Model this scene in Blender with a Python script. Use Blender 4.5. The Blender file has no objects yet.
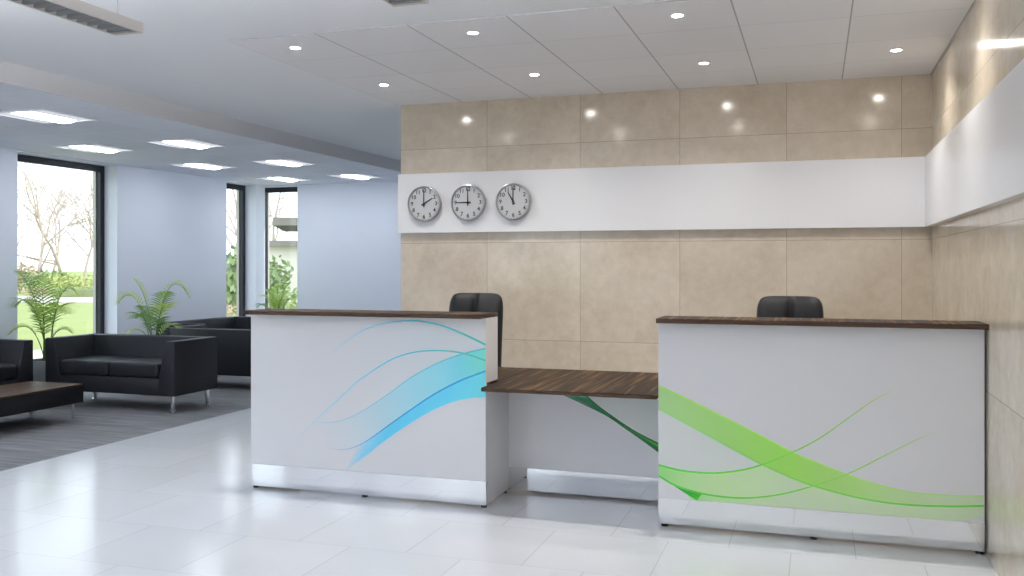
import bpy, bmesh, math, random
from mathutils import Vector, Matrix
R = math.radians
scene = bpy.context.scene
COL = scene.collection
random.seed(7)

# ------------------------------------------------------------------ helpers
def srgb(r, g, b):
    f = lambda c: c / 12.92 if c <= .04045 else ((c + .055) / 1.055) ** 2.4
    return (f(r / 255), f(g / 255), f(b / 255), 1)

def link(o, parent=None):
    COL.objects.link(o)
    if parent is not None:
        o.parent = parent
    return o

def tag(o, label=None, cat=None, group=None, kind=None):
    if label: o['label'] = label
    if cat: o['category'] = cat
    if group: o['group'] = group
    if kind: o['kind'] = kind
    return o

def thing(name, label, cat, loc=(0, 0, 0), rz=0, group=None):
    o = bpy.data.objects.new(name, None)
    o.empty_display_size = .1
    o.location = loc
    o.rotation_euler = (0, 0, rz)
    link(o)
    return tag(o, label, cat, group)

def obj(name, bm, m, parent=None, smooth=None, label=None, kind=None):
    bmesh.ops.recalc_face_normals(bm, faces=bm.faces)
    me = bpy.data.meshes.new(name)
    bm.to_mesh(me); bm.free()
    for mm in (m if isinstance(m, (list, tuple)) else [m]):
        me.materials.append(mm)
    if smooth is not None:
        me.polygons.foreach_set('use_smooth', [True] * len(me.polygons))
        me.set_sharp_from_angle(angle=R(smooth))
    o = bpy.data.objects.new(name, me)
    link(o, parent)
    if label: o['label'] = label
    if kind: o['kind'] = kind
    return o

def dup(root, loc, rz, label):
    r = root.copy(); link(r); r.location = loc; r.rotation_euler = (0, 0, rz); r['label'] = label
    for ch in list(root.children):
        c = ch.copy(); link(c, r)
        for g in list(ch.children):
            d = g.copy(); link(d, c)
    return r

def box(bm, x0, x1, y0, y1, z0, z1, bevel=0, seg=2, mi=0):
    b = bmesh.new()
    bmesh.ops.create_cube(b, size=1)
    for v in b.verts:
        v.co = ((x0 + x1) / 2 + v.co.x * (x1 - x0), (y0 + y1) / 2 + v.co.y * (y1 - y0), (z0 + z1) / 2 + v.co.z * (z1 - z0))
    if bevel:
        bmesh.ops.bevel(b, geom=b.edges[:], offset=bevel, segments=seg, profile=.5, affect='EDGES')
    merge(bm, b, mi)
    return bm

def merge(bm, b, mi=0):
    b.verts.index_update()
    vs = [bm.verts.new(v.co) for v in b.verts]
    for f in b.faces:
        try:
            nf = bm.faces.new([vs[v.index] for v in f.verts]); nf.material_index = mi
        except ValueError:
            pass
    b.free()

def bbox(*a, **k):
    return box(bmesh.new(), *a, **k)

def tube(bm, pts, radii, n=8, caps=True):
    pts = [Vector(p) for p in pts]
    if not isinstance(radii, (list, tuple)):
        radii = [radii] * len(pts)
    rings = []
    side = None
    for i, p in enumerate(pts):
        d = (pts[min(i + 1, len(pts) - 1)] - pts[max(i - 1, 0)]).normalized()
        if side is None:
            side = d.orthogonal().normalized()
        side = (side - d * side.dot(d))
        side = side.normalized() if side.length > 1e-6 else d.orthogonal().normalized()
        up = d.cross(side)
        rings.append([bm.verts.new(p + (side * math.cos(2 * math.pi * k / n) + up * math.sin(2 * math.pi * k / n)) * radii[i]) for k in range(n)])
    for a, b in zip(rings, rings[1:]):
        for k in range(n):
            bm.faces.new((a[k], a[(k + 1) % n], b[(k + 1) % n], b[k]))
    if caps:
        bm.faces.new(rings[0][::-1]); bm.faces.new(rings[-1])
    return bm

def lathe(bm, prof, n=32, c=(0, 0, 0), axis='z', caps=True):
    """prof: (radius, height) pairs; axis z, or y (height runs along -y)"""
    rings = []
    for r, h in prof:
        ring = []
        for k in range(n):
            a = 2 * math.pi * k / n
            if axis == 'z':
                co = (c[0] + r * math.cos(a), c[1] + r * math.sin(a), c[2] + h)
            else:
                co = (c[0] + r * math.cos(a), c[1] - h, c[2] + r * math.sin(a))
            ring.append(bm.verts.new(co))
        rings.append(ring)
    for a, b in zip(rings, rings[1:]):
        for k in range(n):
            bm.faces.new((a[k], a[(k + 1) % n], b[(k + 1) % n], b[k]))
    if caps:
        bm.faces.new(rings[0][::-1]); bm.faces.new(rings[-1])
    return bm

def prism(bm, poly, axis, a0, a1, bevel=0, seg=2):
    """extrude a polygon given in the two other axes along axis x / y / z"""
    b = bmesh.new()
    def P(p, t):
        return {'x': (t, p[0], p[1]), 'y': (p[0], t, p[1]), 'z': (p[0], p[1], t)}[axis]
    A = [b.verts.new(P(p, a0)) for p in poly]
    B = [b.verts.new(P(p, a1)) for p in poly]
    n = len(poly)
    b.faces.new(A); b.faces.new(B[::-1])
    for k in range(n):
        b.faces.new((A[k], B[k], B[(k + 1) % n], A[(k + 1) % n]))
    bmesh.ops.recalc_face_normals(b, faces=b.faces)
    if bevel:
        bmesh.ops.bevel(b, geom=b.edges[:], offset=bevel, segments=seg, profile=.5, affect='EDGES')
    merge(bm, b)
    return bm

def spline(pts, n):
    """Catmull-Rom through 2-D points, resampled evenly by arc length"""
    P = [Vector(p) for p in pts]
    P = [P[0] * 2 - P[1]] + P + [P[-1] * 2 - P[-2]]
    out = []
    for i in range(1, len(P) - 2):
        for k in range(16):
            t = k / 16
            a, b, c, d = P[i - 1:i + 3]
            out.append(.5 * ((2 * b) + (c - a) * t + (2 * a - 5 * b + 4 * c - d) * t * t + (3 * b - a - 3 * c + d) * t ** 3))
    out.append(P[-2])
    L = [0]
    for a, b in zip(out, out[1:]):
        L.append(L[-1] + (b - a).length)
    res, j = [], 0
    for k in range(n):
        s = L[-1] * k / (n - 1)
        while j < len(L) - 2 and L[j + 1] < s: j += 1
        f = (s - L[j]) / max(1e-9, L[j + 1] - L[j])
        res.append(out[j].lerp(out[j + 1], min(1, f)))
    return res

# ------------------------------------------------------------------ materials
class NT:
    def __init__(self, name):
        self.m = bpy.data.materials.new(name); self.m.use_nodes = True
        self.t = self.m.node_tree; self.t.nodes.clear()
        self.out = self.t.nodes.new('ShaderNodeOutputMaterial')
    def n(self, kind, **props):
        nd = self.t.nodes.new(kind)
        for k, v in props.items(): setattr(nd, k, v)
        return nd
    def set(self, sock, v):
        if hasattr(v, 'is_output') or isinstance(v, bpy.types.NodeSocket): self.t.links.new(v, sock)
        else: sock.default_value = v
    def math(self, op, a, b=None, c=None):
        nd = self.n('ShaderNodeMath', operation=op)
        self.set(nd.inputs[0], a)
        if b is not None: self.set(nd.inputs[1], b)
        if c is not None: self.set(nd.inputs[2], c)
        return nd.outputs[0]
    def mix(self, fac, a, b, blend='MIX'):
        nd = self.n('ShaderNodeMix', data_type='RGBA', blend_type=blend)
        self.set(nd.inputs[0], fac); self.set(nd.inputs[6], a); self.set(nd.inputs[7], b)
        return nd.outputs[2]
    def ramp(self, fac, stops):
        nd = self.n('ShaderNodeValToRGB'); self.set(nd.inputs[0], fac)
        cr = nd.color_ramp
        while len(cr.elements) < len(stops): cr.elements.new(.5)
        for e, (p, c) in zip(cr.elements, stops): e.position = p; e.color = c
        return nd
    def coord(self, which='Object'):
        return self.n('ShaderNodeTexCoord').outputs[which]
    def xyz(self, v):
        s = self.n('ShaderNodeSeparateXYZ'); self.set(s.inputs[0], v); return s.outputs
    def comb(self, x, y, z):
        s = self.n('ShaderNodeCombineXYZ')
        for i, v in enumerate((x, y, z)): self.set(s.inputs[i], v)
        return s.outputs[0]
    def noise(self, vec, scale, detail=4, rough=.55):
        nd = self.n('ShaderNodeTexNoise'); self.set(nd.inputs['Vector'], vec)
        nd.inputs['Scale'].default_value = scale; nd.inputs['Detail'].default_value = detail; nd.inputs['Roughness'].default_value = rough
        return nd.outputs['Fac']
    def white(self, vec):
        nd = self.n('ShaderNodeTexWhiteNoise', noise_dimensions='3D'); self.set(nd.inputs['Vector'], vec)
        return nd.outputs['Value']
    def map(self, vec, scale):
        nd = self.n('ShaderNodeMapping'); self.set(nd.inputs[0], vec); nd.inputs['Scale'].default_value = scale
        return nd.outputs[0]
    def seam(self, c, off, period, hw):
        """1 on a joint line of half width hw, else 0; also the index of the cell"""
        q = self.math('DIVIDE', self.math('SUBTRACT', c, off), period)
        fl = self.math('FLOOR', q)
        fr = self.math('SUBTRACT', q, fl)
        d = self.math('MINIMUM', fr, self.math('SUBTRACT', 1.0, fr))
        return self.math('LESS_THAN', d, hw / period), fl
    def bsdf(self, **k):
        b = self.n('ShaderNodeBsdfPrincipled')
        for key, v in k.items(): self.set(b.inputs[key.replace('_', ' ')], v)
        self.t.links.new(b.outputs[0], self.out.inputs[0])
        return b
    def bump(self, b, h, strength=.2, dist=.01):
        nd = self.n('ShaderNodeBump'); nd.inputs['Strength'].default_value = strength; nd.inputs['Distance'].default_value = dist
        self.set(nd.inputs['Height'], h); self.t.links.new(nd.outputs[0], b.inputs['Normal'])

def plain(name, col, rough=.5, metal=0, var=.04, scale=20, **k):
    t = NT(name)
    f = t.noise(t.coord(), scale, 3)
    d = tuple(c * (1 - var) for c in col[:3]) + (1,)
    l = tuple(min(1, c * (1 + var)) for c in col[:3]) + (1,)
    t.bsdf(Base_Color=t.mix(f, d, l), Roughness=rough, Metallic=metal, **k)
    return t.m

def emit(name, col, s):
    t = NT(name)
    e = t.n('ShaderNodeEmission'); e.inputs[0].default_value = col; e.inputs[1].default_value = s
    t.t.links.new(e.outputs[0], t.out.inputs[0])
    return t.m

M = {}
M['wall'] = plain('painted_wall', (.80, .84, .93, 1), .7, var=.01, scale=3)
M['ceiling'] = plain('ceiling_plaster', (.80, .81, .83, 1), .85, var=.01, scale=3)
M['bulkhead'] = plain('bulkhead_paint', (.70, .70, .71, 1), .8, var=.01, scale=3)
M['white_gloss'] = plain('white_lacquer', (.80, .80, .82, 1), .13, var=.005, scale=2)
M['band'] = plain('white_band', (.80, .80, .82, 1), .22, var=.005, scale=2)
M['mirror'] = plain('polished_steel', (.86, .87, .89, 1), .05, 1, var=.01, scale=4)
M['chrome'] = plain('chrome', (.8, .81, .83, 1), .12, 1, var=.02)
M['black_plastic'] = plain('black_plastic', srgb(22, 22, 24), .4)
M['dark_edge'] = plain('dark_edge_strip', srgb(74, 66, 62), .4)
M['frame'] = plain('anthracite_aluminium', srgb(44, 47, 54), .4, .3, var=.05)
M['bead'] = plain('glazing_bead', srgb(190, 186, 180), .4)
M['pendant'] = plain('pendant_aluminium', srgb(196, 192, 188), .4, .2, var=.02)
M['louvre'] = plain('louvre_blade', srgb(120, 122, 124), .8, 0, var=.05)
M['light_frame'] = plain('light_frame_white', (.8, .82, .86, 1), .5)
M['cable'] = plain('steel_cable', srgb(120, 120, 124), .3, .8)
M['pot'] = plain('grey_planter', srgb(140, 146, 148), .55, var=.06)
M['soil'] = plain('potting_soil', srgb(50, 40, 32), .95, var=.3, scale=80)
M['stem'] = plain('palm_stem', srgb(92, 120, 48), .5, var=.15)
M['clock_case'] = plain('clock_case_silver', srgb(176, 176, 178), .28, .75, var=.02)
M['clock_dial'] = plain('clock_dial', srgb(200, 200, 202), .5, .1, var=.02)
M['clock_ink'] = plain('clock_ink', srgb(50, 50, 54), .5)
M['clock_hand'] = plain('clock_hand', srgb(26, 26, 30), .4)
M['lens'] = emit('lamp_lens', (1, .97, .92, 1), 260)
M['spot_ring'] = plain('spot_ring', (.8, .8, .8, 1), .4)
M['diffuser'] = emit('diffuser_glow', (.87, .92, 1, 1), 21)
M['reflector'] = emit('reflector_glow', (.88, .92, 1, 1), .70)
M['pendant_glow'] = emit('pendant_glow', (.97, .98, 1, 1), .9)
M['tube_glow'] = emit('pendant_tube', (.97, .97, 1, 1), 92)

def leather(name, c, sc):
    t = NT(name)
    co = t.coord()
    v = t.n('ShaderNodeTexVoronoi'); t.set(v.inputs['Vector'], co); v.inputs['Scale'].default_value = 260
    f = t.noise(co, 6, 4)
    b = t.bsdf(Base_Color=t.mix(f, c, tuple(x * 1.35 for x in c[:3]) + (1,)), Roughness=.45, Specular_IOR_Level=.3)
    t.bump(b, v.outputs['Distance'], .12, .004)
    return t.m
M['leather'] = leather('black_leather', srgb(30, 32, 37), 1)
M['leather2'] = leather('black_upholstery', srgb(22, 23, 26), 1)

def mk_floor():
    t = NT('white_floor_tiles'); x, y, z = t.xyz(t.coord())
    row = t.math('FLOOR', t.math('DIVIDE', t.math('SUBTRACT', y, 4.74), .595))
    odd = t.math('MODULO', t.math('ABSOLUTE', row), 2.0)
    xs = t.math('ADD', x, t.math('MULTIPLY', odd, .3015))
    sx, ix = t.seam(xs, .184, .603, .0022)
    sy, iy = t.seam(y, 4.74, .595, .0016)
    s = t.math('MAXIMUM', sx, sy)
    w = t.white(t.comb(ix, iy, 0.0))
    base = t.mix(w, (.69, .71, .745, 1), (.725, .745, .78, 1))
    col = t.mix(t.math('MULTIPLY', s, .55), base, (.36, .37, .38, 1))
    nz = t.noise(t.coord(), 5, 3)
    b = t.bsdf(Base_Color=col, Roughness=t.math('ADD', .15, t.math('MULTIPLY', nz, .05)), Specular_IOR_Level=.38)
    t.bump(b, t.math('SUBTRACT', 1.0, s), .15, .001)
    return t.m
M['floor'] = mk_floor()

def mk_carpet():
    t = NT('grey_carpet'); co = t.coord()
    x, y, z = t.xyz(co)
    sx, ix = t.seam(x, 0, .5, .001); sy, iy = t.seam(y, 0, .5, .001)
    chk = t.white(t.comb(ix, iy, 0.0))
    n1 = t.noise(t.map(co, (1.6, 26, 1)), 1, 5, .65)
    n2 = t.noise(co, 320, 2)
    a = t.ramp(n1, [(.3, srgb(108, 109, 112)), (.5, srgb(134, 135, 138)), (.72, srgb(164, 165, 168))]).outputs[0]
    c = t.mix(t.math('MULTIPLY', n2, .5), a, srgb(104, 105, 108))
    c = t.mix(t.math('MULTIPLY', chk, .25), c, srgb(152, 152, 156))
    b = t.bsdf(Base_Color=c, Roughness=.95, Specular_IOR_Level=.1)
    t.bump(b, n2, .5, .004)
    return t.m
M['carpet'] = mk_carpet()

def mk_stone(name, horiz, off, period):
    t = NT(name); co = t.coord(); x, y, z = t.xyz(co)
    u = x if horiz == 'x' else y
    su, iu = t.seam(u, off, period, .0022)
    sz, iz = t.seam(z, 0, .803, .0022)
    s = t.math('MAXIMUM', su, sz)
    w = t.white(t.comb(iu, iz, 3.0))
    shift = t.n('ShaderNodeVectorMath', operation='ADD'); t.set(shift.inputs[0], co); t.set(shift.inputs[1], t.comb(t.math('MULTIPLY', w, 9.0), 0.0, t.math('MULTIPLY', w, 5.0)))
    n1 = t.noise(shift.outputs[0], 2.2, 6, .6)
    n2 = t.noise(shift.outputs[0], 14, 6, .65)
    n3 = t.noise(shift.outputs[0], 70, 3, .6)
    f = t.math('ADD', t.math('MULTIPLY', n1, .55), t.math('ADD', t.math('MULTIPLY', n2, .35), t.math('MULTIPLY', n3, .1)))
    c = t.ramp(f, [(.32, srgb(184, 169, 149)), (.5, srgb(203, 190, 171)), (.68, srgb(218, 207, 191))]).outputs[0]
    c = t.mix(t.math('MULTIPLY', w, .22), c, srgb(188, 173, 153))
    c = t.mix(t.math('MULTIPLY', s, .65), c, srgb(140, 122, 100))
    b = t.bsdf(Base_Color=c, Roughness=t.math('ADD', .10, t.math('MULTIPLY', n2, .06)), Specular_IOR_Level=.7)
    t.bump(b, t.math('SUBTRACT', 1.0, s), .15, .001)
    return t.m
M['stone_back'] = mk_stone('beige_stone_tiles_back', 'x', -3.41, .8)
M['stone_right'] = mk_stone('beige_stone_tiles_right', 'y', 7.234 - 16, 8)

def mk_ceiltile(name, col, ox, px, oy, py, hx, hy, line, mixf, var=.03):
    t = NT(name); co = t.coord(); x, y, z = t.xyz(co)
    sx, ix = t.seam(x, ox, px, hx); sy, iy = t.seam(y, oy, py, hy)
    w = t.white(t.comb(ix, iy, 1.0))
    c = t.mix(w, tuple(k * (1 - var) for k in col[:3]) + (1,), tuple(k * (1 + var) for k in col[:3]) + (1,))
    c = t.mix(t.math('MULTIPLY', sx, mixf), c, line)
    c = t.mix(t.math('MULTIPLY', sy, mixf * .85), c, line)
    b = t.bsdf(Base_Color=c, Roughness=.8)
    return t.m
M['ceil_field'] = mk_ceiltile('ceiling_panel_field', (.79, .785, .80, 1), .183, .6025, 4.82, .615, .0045, .002, (.3, .3, .31, 1), .75, .02)
M['ceil_low'] = mk_ceiltile('low_ceiling_tiles', (.79, .82, .90, 1), -5.21, .59, 5.745, .6055, .006, .006, (.93, .94, .97, 1), .9, .03)

def mk_wood(name, edge=False):
    t = NT(name); co = t.coord()
    n1 = t.noise(t.map(co, (42, 1.3, 42) if not edge else (3, 40, 120)), 1, 4, .6)
    n2 = t.noise(t.map(co, (130, 2.5, 130) if not edge else (6, 80, 260)), 1, 3, .6)
    f = t.math('ADD', t.math('MULTIPLY', n1, .78), t.math('MULTIPLY', n2, .22))
    if edge:
        c = t.ramp(f, [(.3, srgb(50, 37, 30)), (.52, srgb(76, 59, 48)), (.72, srgb(98, 79, 64))]).outputs[0]
    else:
        c = t.ramp(f, [(.42, srgb(26, 18, 13)), (.5, srgb(46, 33, 23)), (.56, srgb(78, 58, 38)), (.64, srgb(128, 100, 66))]).outputs[0]
    t.bsdf(Base_Color=c, Roughness=.5, Specular_IOR_Level=.1)
    return t.m
M['wood'] = mk_wood('zebrano_wood'); M['wood_edge'] = mk_wood('zebrano_edge', True)

def mk_tabletop():
    t = NT('walnut_table_top'); co = t.coord()
    n1 = t.noise(t.map(co, (22, 1.2, 22)), 1, 4, .6)
    c = t.ramp(n1, [(.35, srgb(58, 44, 36)), (.65, srgb(92, 70, 54))]).outputs[0]
    t.bsdf(Base_Color=c, Roughness=.45, Specular_IOR_Level=.08)
    return t.m
M['table_top'] = mk_tabletop()

def mk_leaf(name, a, b_):
    t = NT(name)
    n = t.noise(t.coord(), 9, 2)
    c = t.mix(n, a, b_)
    p = t.bsdf(Base_Color=c, Roughness=.45)
    tr = t.n('ShaderNodeBsdfTranslucent'); t.set(tr.inputs[0], c)
    mx = t.n('ShaderNodeMixShader'); mx.inputs[0].default_value = .45
    t.t.links.new(p.outputs[0], mx.inputs[1]); t.t.links.new(tr.outputs[0], mx.inputs[2])
    t.t.links.new(mx.outputs[0], t.out.inputs[0])
    return t.m
M['leaf'] = mk_leaf('palm_leaf_bright', srgb(160, 196, 76), srgb(208, 232, 132))
M['leaf_dark'] = mk_leaf('palm_leaf_dark', srgb(92, 132, 74), srgb(146, 186, 96))

def mk_glass():
    t = NT('window_glass')
    tr = t.n('ShaderNodeBsdfTransparent'); tr.inputs[0].default_value = (.97, .985, .98, 1)
    gl = t.n('ShaderNodeBsdfGlossy'); gl.inputs['Roughness'].default_value = .01
    lw = t.n('ShaderNodeLayerWeight'); lw.inputs[0].default_value = .5
    fr = t.math('ADD', .03, t.math('MULTIPLY', t.math('POWER', lw.outputs['Facing'], 5.0), .8))
    mx = t.n('ShaderNodeMixShader')
    t.t.links.new(fr, mx.inputs[0]); t.t.links.new(tr.outputs[0], mx.inputs[1]); t.t.links.new(gl.outputs[0], mx.inputs[2])
    t.t.links.new(mx.outputs[0], t.out.inputs[0])
    return t.m
M['glass'] = mk_glass()

def mk_vinyl(name, cols, alpha, mesh=0.0, kx=90, ky=34, skew=.7):
    """printed film: colour and opacity run along u; mesh = share of the opacity that comes as a fine net of lines"""
    t = NT(name)
    uv = t.coord('UV'); u, v, _ = t.xyz(uv)
    cols = [(p, tuple(min(1, k * 1.22) for k in c_[:3]) + (1,)) for p, c_ in cols]
    rc = t.ramp(u, cols); ra = t.ramp(u, [(p, (a, a, a, 1)) for p, a in alpha])
    col = rc.outputs[0]; al = ra.outputs[0]
    if mesh:
        def lines(c, k, w):
            s = t.math('SINE', t.math('MULTIPLY', c, k * 2 * math.pi))
            return t.math('GREATER_THAN', s, w)
        b = lines(t.math('ADD', v, t.math('MULTIPLY', t.math('SINE', t.math('MULTIPLY', u, 9.0)), .22)), ky, .1)
        g = b
        al = t.math('MULTIPLY', al, t.math('ADD', 1 - mesh, t.math('MULTIPLY', g, mesh * 1.9)))
    t.bsdf(Base_Color=t.mix(al, (.80, .80, .82, 1), col), Roughness=.13)
    return t.m

# ------------------------------------------------------------------ dimensions of the room (metres, camera above the origin)
H = 1.42
XR, XL, YB, YF, YN = .792, -8.15, 7.234, 12.40, -6.0
ZC, ZL, XB, XCARP, XP = 2.80, 2.658, -5.22, -5.33, -3.40
WT = .19          # window set-back

def struct(name, bm, m, parent=None, smooth=None):
    return obj(name, bm, m, parent, smooth, kind='structure')

struct('floor', bbox(XCARP, XR + .2, YN, YF + .3, -.1, 0), M['floor'])
struct('floor_carpet', bbox(XL - .3, XCARP, YN, YF + .3, -.1, 0), M['carpet'])
struct('ceiling', bbox(XB, XR + .2, YN, YF + .3, ZC, ZC + .15), M['ceiling'])
bm = bbox(XL - .3, XB - .012, YN, YF + .3, ZL, ZC + .15)
struct('ceiling_lounge', bm, M['ceil_low'])
struct('trim_1', bbox(XB - .012, XB, YN, YF + .3, ZL - .004, ZC), M['bulkhead'])                 # face of the drop
struct('trim_2', bbox(-3.43, XR, 4.82, YB, ZC - .005, ZC), M['ceil_field'])                       # panel field over reception
struct('wall_back', bbox(XP, XR, YB, YB + .16, 0, ZC), M['stone_back'])
struct('wall_right', bbox(XR, XR + .2, YN, YF + .3, 0, ZC), M['stone_right'])
struct('trim_3', bbox(XP - .005, XR - .0505, YB - .05, YB, 1.694, 2.197), M['band'])
struct('trim_4', bbox(XR - .05, XR, -1.0, YB, 1.694, 2.197), M['band'])
# window wall on the left, made of the piers between full-height openings
def window_wall(name, openings, lo, hi, place, head, sill):
    bm = bmesh.new(); c = lo
    for a, b in openings:
        if a > c: place(bm, c, a, 0, ZC)
        place(bm, a, b, head, ZC)
        if sill > 0: place(bm, a, b, 0, sill)
        c = b
    if c < hi: place(bm, c, hi, 0, ZC)
    return bm
left_open = [(-3.36, -1.88), (.33, 1.81), (4.02, 5.505), (7.722, 9.206), (11.415, 12.158)]
HEAD, SILL = 2.640, .06
struct('wall_left', window_wall('wall_left', left_open, YN, YF, lambda bm, a, b, z0, z1: box(bm, XL - .3, XL, a, b, z0, z1), HEAD, SILL), M['wall'])
far_open = [(-8.34, -7.574)]
struct('wall_far', window_wall('wall_far', far_open, XL - .3, XR, lambda bm, a, b, z0, z1: box(bm, a, b, YF, YF + .3, z0, z1), HEAD, SILL), M['wall'])
rear_open = [(-7.4, -4.55)]
struct('wall_rear', window_wall('wall_rear', rear_open, XL - .3, XR + .2, lambda bm, a, b, z0, z1: box(bm, a, b, YN - .3, YN, z0, z1), HEAD, SILL), M['wall'])

def window(n, a, b, axis, plane, out):
    """opening from a to b; plane = inner wall face, out = +-1 direction to the outside"""
    root = bpy.data.objects.new('window_%d' % n, None); link(root); root['kind'] = 'structure'
    bm = bmesh.new()
    p0, p1, pin = plane + out * WT, plane + out * (WT + .06), plane + out * .004
    lo, hi = min(p0, p1), max(p0, p1); tlo, thi = min(pin, p1), max(pin, p1)
    w = .07
    def bx(a0, a1, q0, q1, z0, z1):
        if axis == 'y': box(bm, q0, q1, a0, a1, z0, z1)
        else: box(bm, a0, a1, q0, q1, z0, z1)
    bx(a, a + w, lo, hi, SILL, HEAD); bx(b - w, b, lo, hi, SILL, HEAD)
    bx(a + w, b - w, lo, hi, SILL, SILL + w)
    bx(a + w, b - w, lo, hi, HEAD - .075, HEAD)
    struct('window_frame', bm, M['frame'], root)
    bm = bmesh.new(); m0, m1 = plane + out * (WT + .06), plane + out * (WT + .10)
    lo2, hi2 = min(m0, m1), max(m0, m1)
    bx(a + .02, a + w + .012, lo2, hi2, SILL, HEAD); bx(b - w - .012, b - .02, lo2, hi2, SILL, HEAD)
    struct('glazing_bead', bm, M['bead'], root)
    bm = bmesh.new(); g = plane + out * (WT + .045)
    bx(a + w, b - w, g - .004, g + .004, SILL + w, HEAD - .075)
    struct('window_pane', bm, M['glass'], root)
for i, (a, b) in enumerate(left_open): window(i + 1, a, b, 'y', XL, -1)
window(6, *far_open[0], 'x', YF, 1)
for i, (a, b) in enumerate(rear_open): window(7 + i, a, b, 'x', YN, -1)

# ------------------------------------------------------------------ reception desks
def ribbon(bm, uvl, pts, w0, w1, y, mi, ease=1.0, taper=.15):
    """line of width w0 -> w1 along 2-D points on the panel"""
    n = len(pts); prev = None
    for i, p in enumerate(pts):
        t = i / (n - 1)
        d = (pts[min(i + 1, n - 1)] - pts[max(i - 1, 0)]).normalized()
        nrm = Vector((-d.y, d.x)); w = (w0 + (w1 - w0) * t ** ease) / 2
        a, b = p + nrm * w, p - nrm * w
        cur = (bm.verts.new((a.x, y, a.y)), bm.verts.new((b.x, y, b.y)), t)
        if prev:
            f = bm.faces.new((prev[0], prev[1], cur[1], cur[0])); f.material_index = mi
            for lp, uv in zip(f.loops, ((prev[2], 0), (prev[2], 1), (cur[2], 1), (cur[2], 0))): lp[uvl].uv = uv
        prev = cur

def band(bm, uvl, A, B, y, mi, rows=6):
    n = len(A); grid = []
    for i in range(n):
        grid.append([bm.verts.new((lambda q: (q.x, y, q.y))(A[i].lerp(B[i], k / rows))) for k in range(rows + 1)])
    for i in range(n - 1):
        for k in range(rows):
            f = bm.faces.new((grid[i][k], grid[i][k + 1], grid[i + 1][k + 1], grid[i + 1][k])); f.material_index = mi
            for lp, uv in zip(f.loops, ((i / (n - 1), k / rows), (i / (n - 1), (k + 1) / rows), ((i + 1) / (n - 1), (k + 1) / rows), ((i + 1) / (n - 1), k / rows))): lp[uvl].uv = uv

def graphic(name, parent, mats, build):
    bm = bmesh.new(); uvl = bm.loops.layers.uv.new('UVMap')
    build(bm, uvl)
    o = obj(name, bm, mats, parent)
    return o

def foot(bm, x, y, r=.018, h=.016):
    lathe(bm, [(r, 0), (r, h * .8), (r * .8, h)], 14, (x, y, 0))

ZT, LT = 1.109, .025      # top of the body, ledge thickness
def desk(name, label, x0, x1, yf, yside, edge_gap=False):
    """front panel facing -y, ledge on top, mirror kick plate, side panels, desk worktop behind"""
    W = x1 - x0
    root = thing(name, label, 'reception desk', (x0, yf, 0))
    wb = W - (.007 if edge_gap else 0)
    zk, zb = .155, .016
    obj('front_panel', bbox(0, wb, 0, .022, zk, ZT, .0012, 1), M['white_gloss'], root)
    obj('kick_plate', bbox(.0 if edge_gap else .012, wb, .0005, .022, zb, zk - .0005), M['mirror'], root, label='mirror-polished steel kick plate')
    obj('side_panel', bbox(0, .02, .0225, .26, .73, ZT), M['white_gloss'], root)
    obj('side_panel', bbox(wb - .02, wb, .0225, .21, .73, ZT), M['white_gloss'], root)
    obj('side_panel', bbox(0, .02, .0225, yside, zb, .6925), M['white_gloss'], root)
    obj('side_panel', bbox(wb - .02, wb, .0225, yside, zb, .6925), M['white_gloss'], root)
    if edge_gap:
        obj('edge_strip', bbox(wb + .001, W - .0005, .001, .2, zb, ZT), M['dark_edge'], root, label='dark strip against the wall')
    bm = bmesh.new(); box(bm, 0, W, -.085, .212, ZT, ZT + LT, .002, 1)
    top = obj('ledge', bm, [M['wood'], M['wood_edge']], root, label='dark striped wood ledge')
    for p in top.data.polygons:
        if abs(p.normal.z) < .5: p.material_index = 1
    wt = obj('worktop', bbox(.02, W - .002, .24, .965, .693, .715, .001, 1), M['wood'], root, label='dark striped wood worktop')
    if edge_gap: pass
    for sx in (.02, W / 2, wb - .02):
        for sy in (.022, .385):
            if sy > .1 and sx == W / 2: continue
            bm = bmesh.new(); foot(bm, sx if sx != .02 else (.024 if not edge_gap else .03), sy); obj('foot', bm, M['black_plastic'], root, 30)
    return root

CY = lambda r, g, b: srgb(r, g, b)
vin = {}
vin['cyan_line'] = mk_vinyl('cyan_line', [(0, srgb(160, 220, 235)), (.5, srgb(84, 196, 222)), (1, srgb(70, 186, 170))], [(0, .25), (.15, .8), (.5, .95), (1, .98)])
vin['cyan_line_two'] = mk_vinyl('cyan_line_two', [(0, srgb(120, 200, 220)), (.6, srgb(84, 190, 214)), (1, srgb(58, 180, 185))], [(0, .2), (.1, .7), (.5, .9), (1, .95)])
vin['blue_line'] = mk_vinyl('blue_line', [(0, srgb(90, 190, 225)), (.4, srgb(40, 146, 205)), (.8, srgb(34, 140, 200)), (1, srgb(50, 165, 205))], [(0, .05), (.12, .5), (.3, .95), (1, 1)])
vin['cyan_net'] = mk_vinyl('cyan_net', [(0, srgb(150, 215, 230)), (.5, srgb(120, 210, 230)), (.85, srgb(86, 205, 220)), (1, srgb(96, 215, 196))], [(0, .0), (.15, .12), (.4, .48), (.6, .68), (.8, .82), (1, .95)], .15, 120, 13)
vin['cyan_fill'] = mk_vinyl('cyan_fill', [(0, srgb(110, 205, 235)), (.2, srgb(84, 200, 236)), (.75, srgb(80, 202, 236)), (1, srgb(96, 214, 224))], [(0, .1), (.10, .7), (.3, .92), (1, .95)])
vin['faint_net'] = mk_vinyl('faint_net', [(0, srgb(170, 215, 228)), (1, srgb(130, 200, 215))], [(0, 0), (.3, .02), (.75, .14), (1, .08)], .4, 120, 14)
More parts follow.
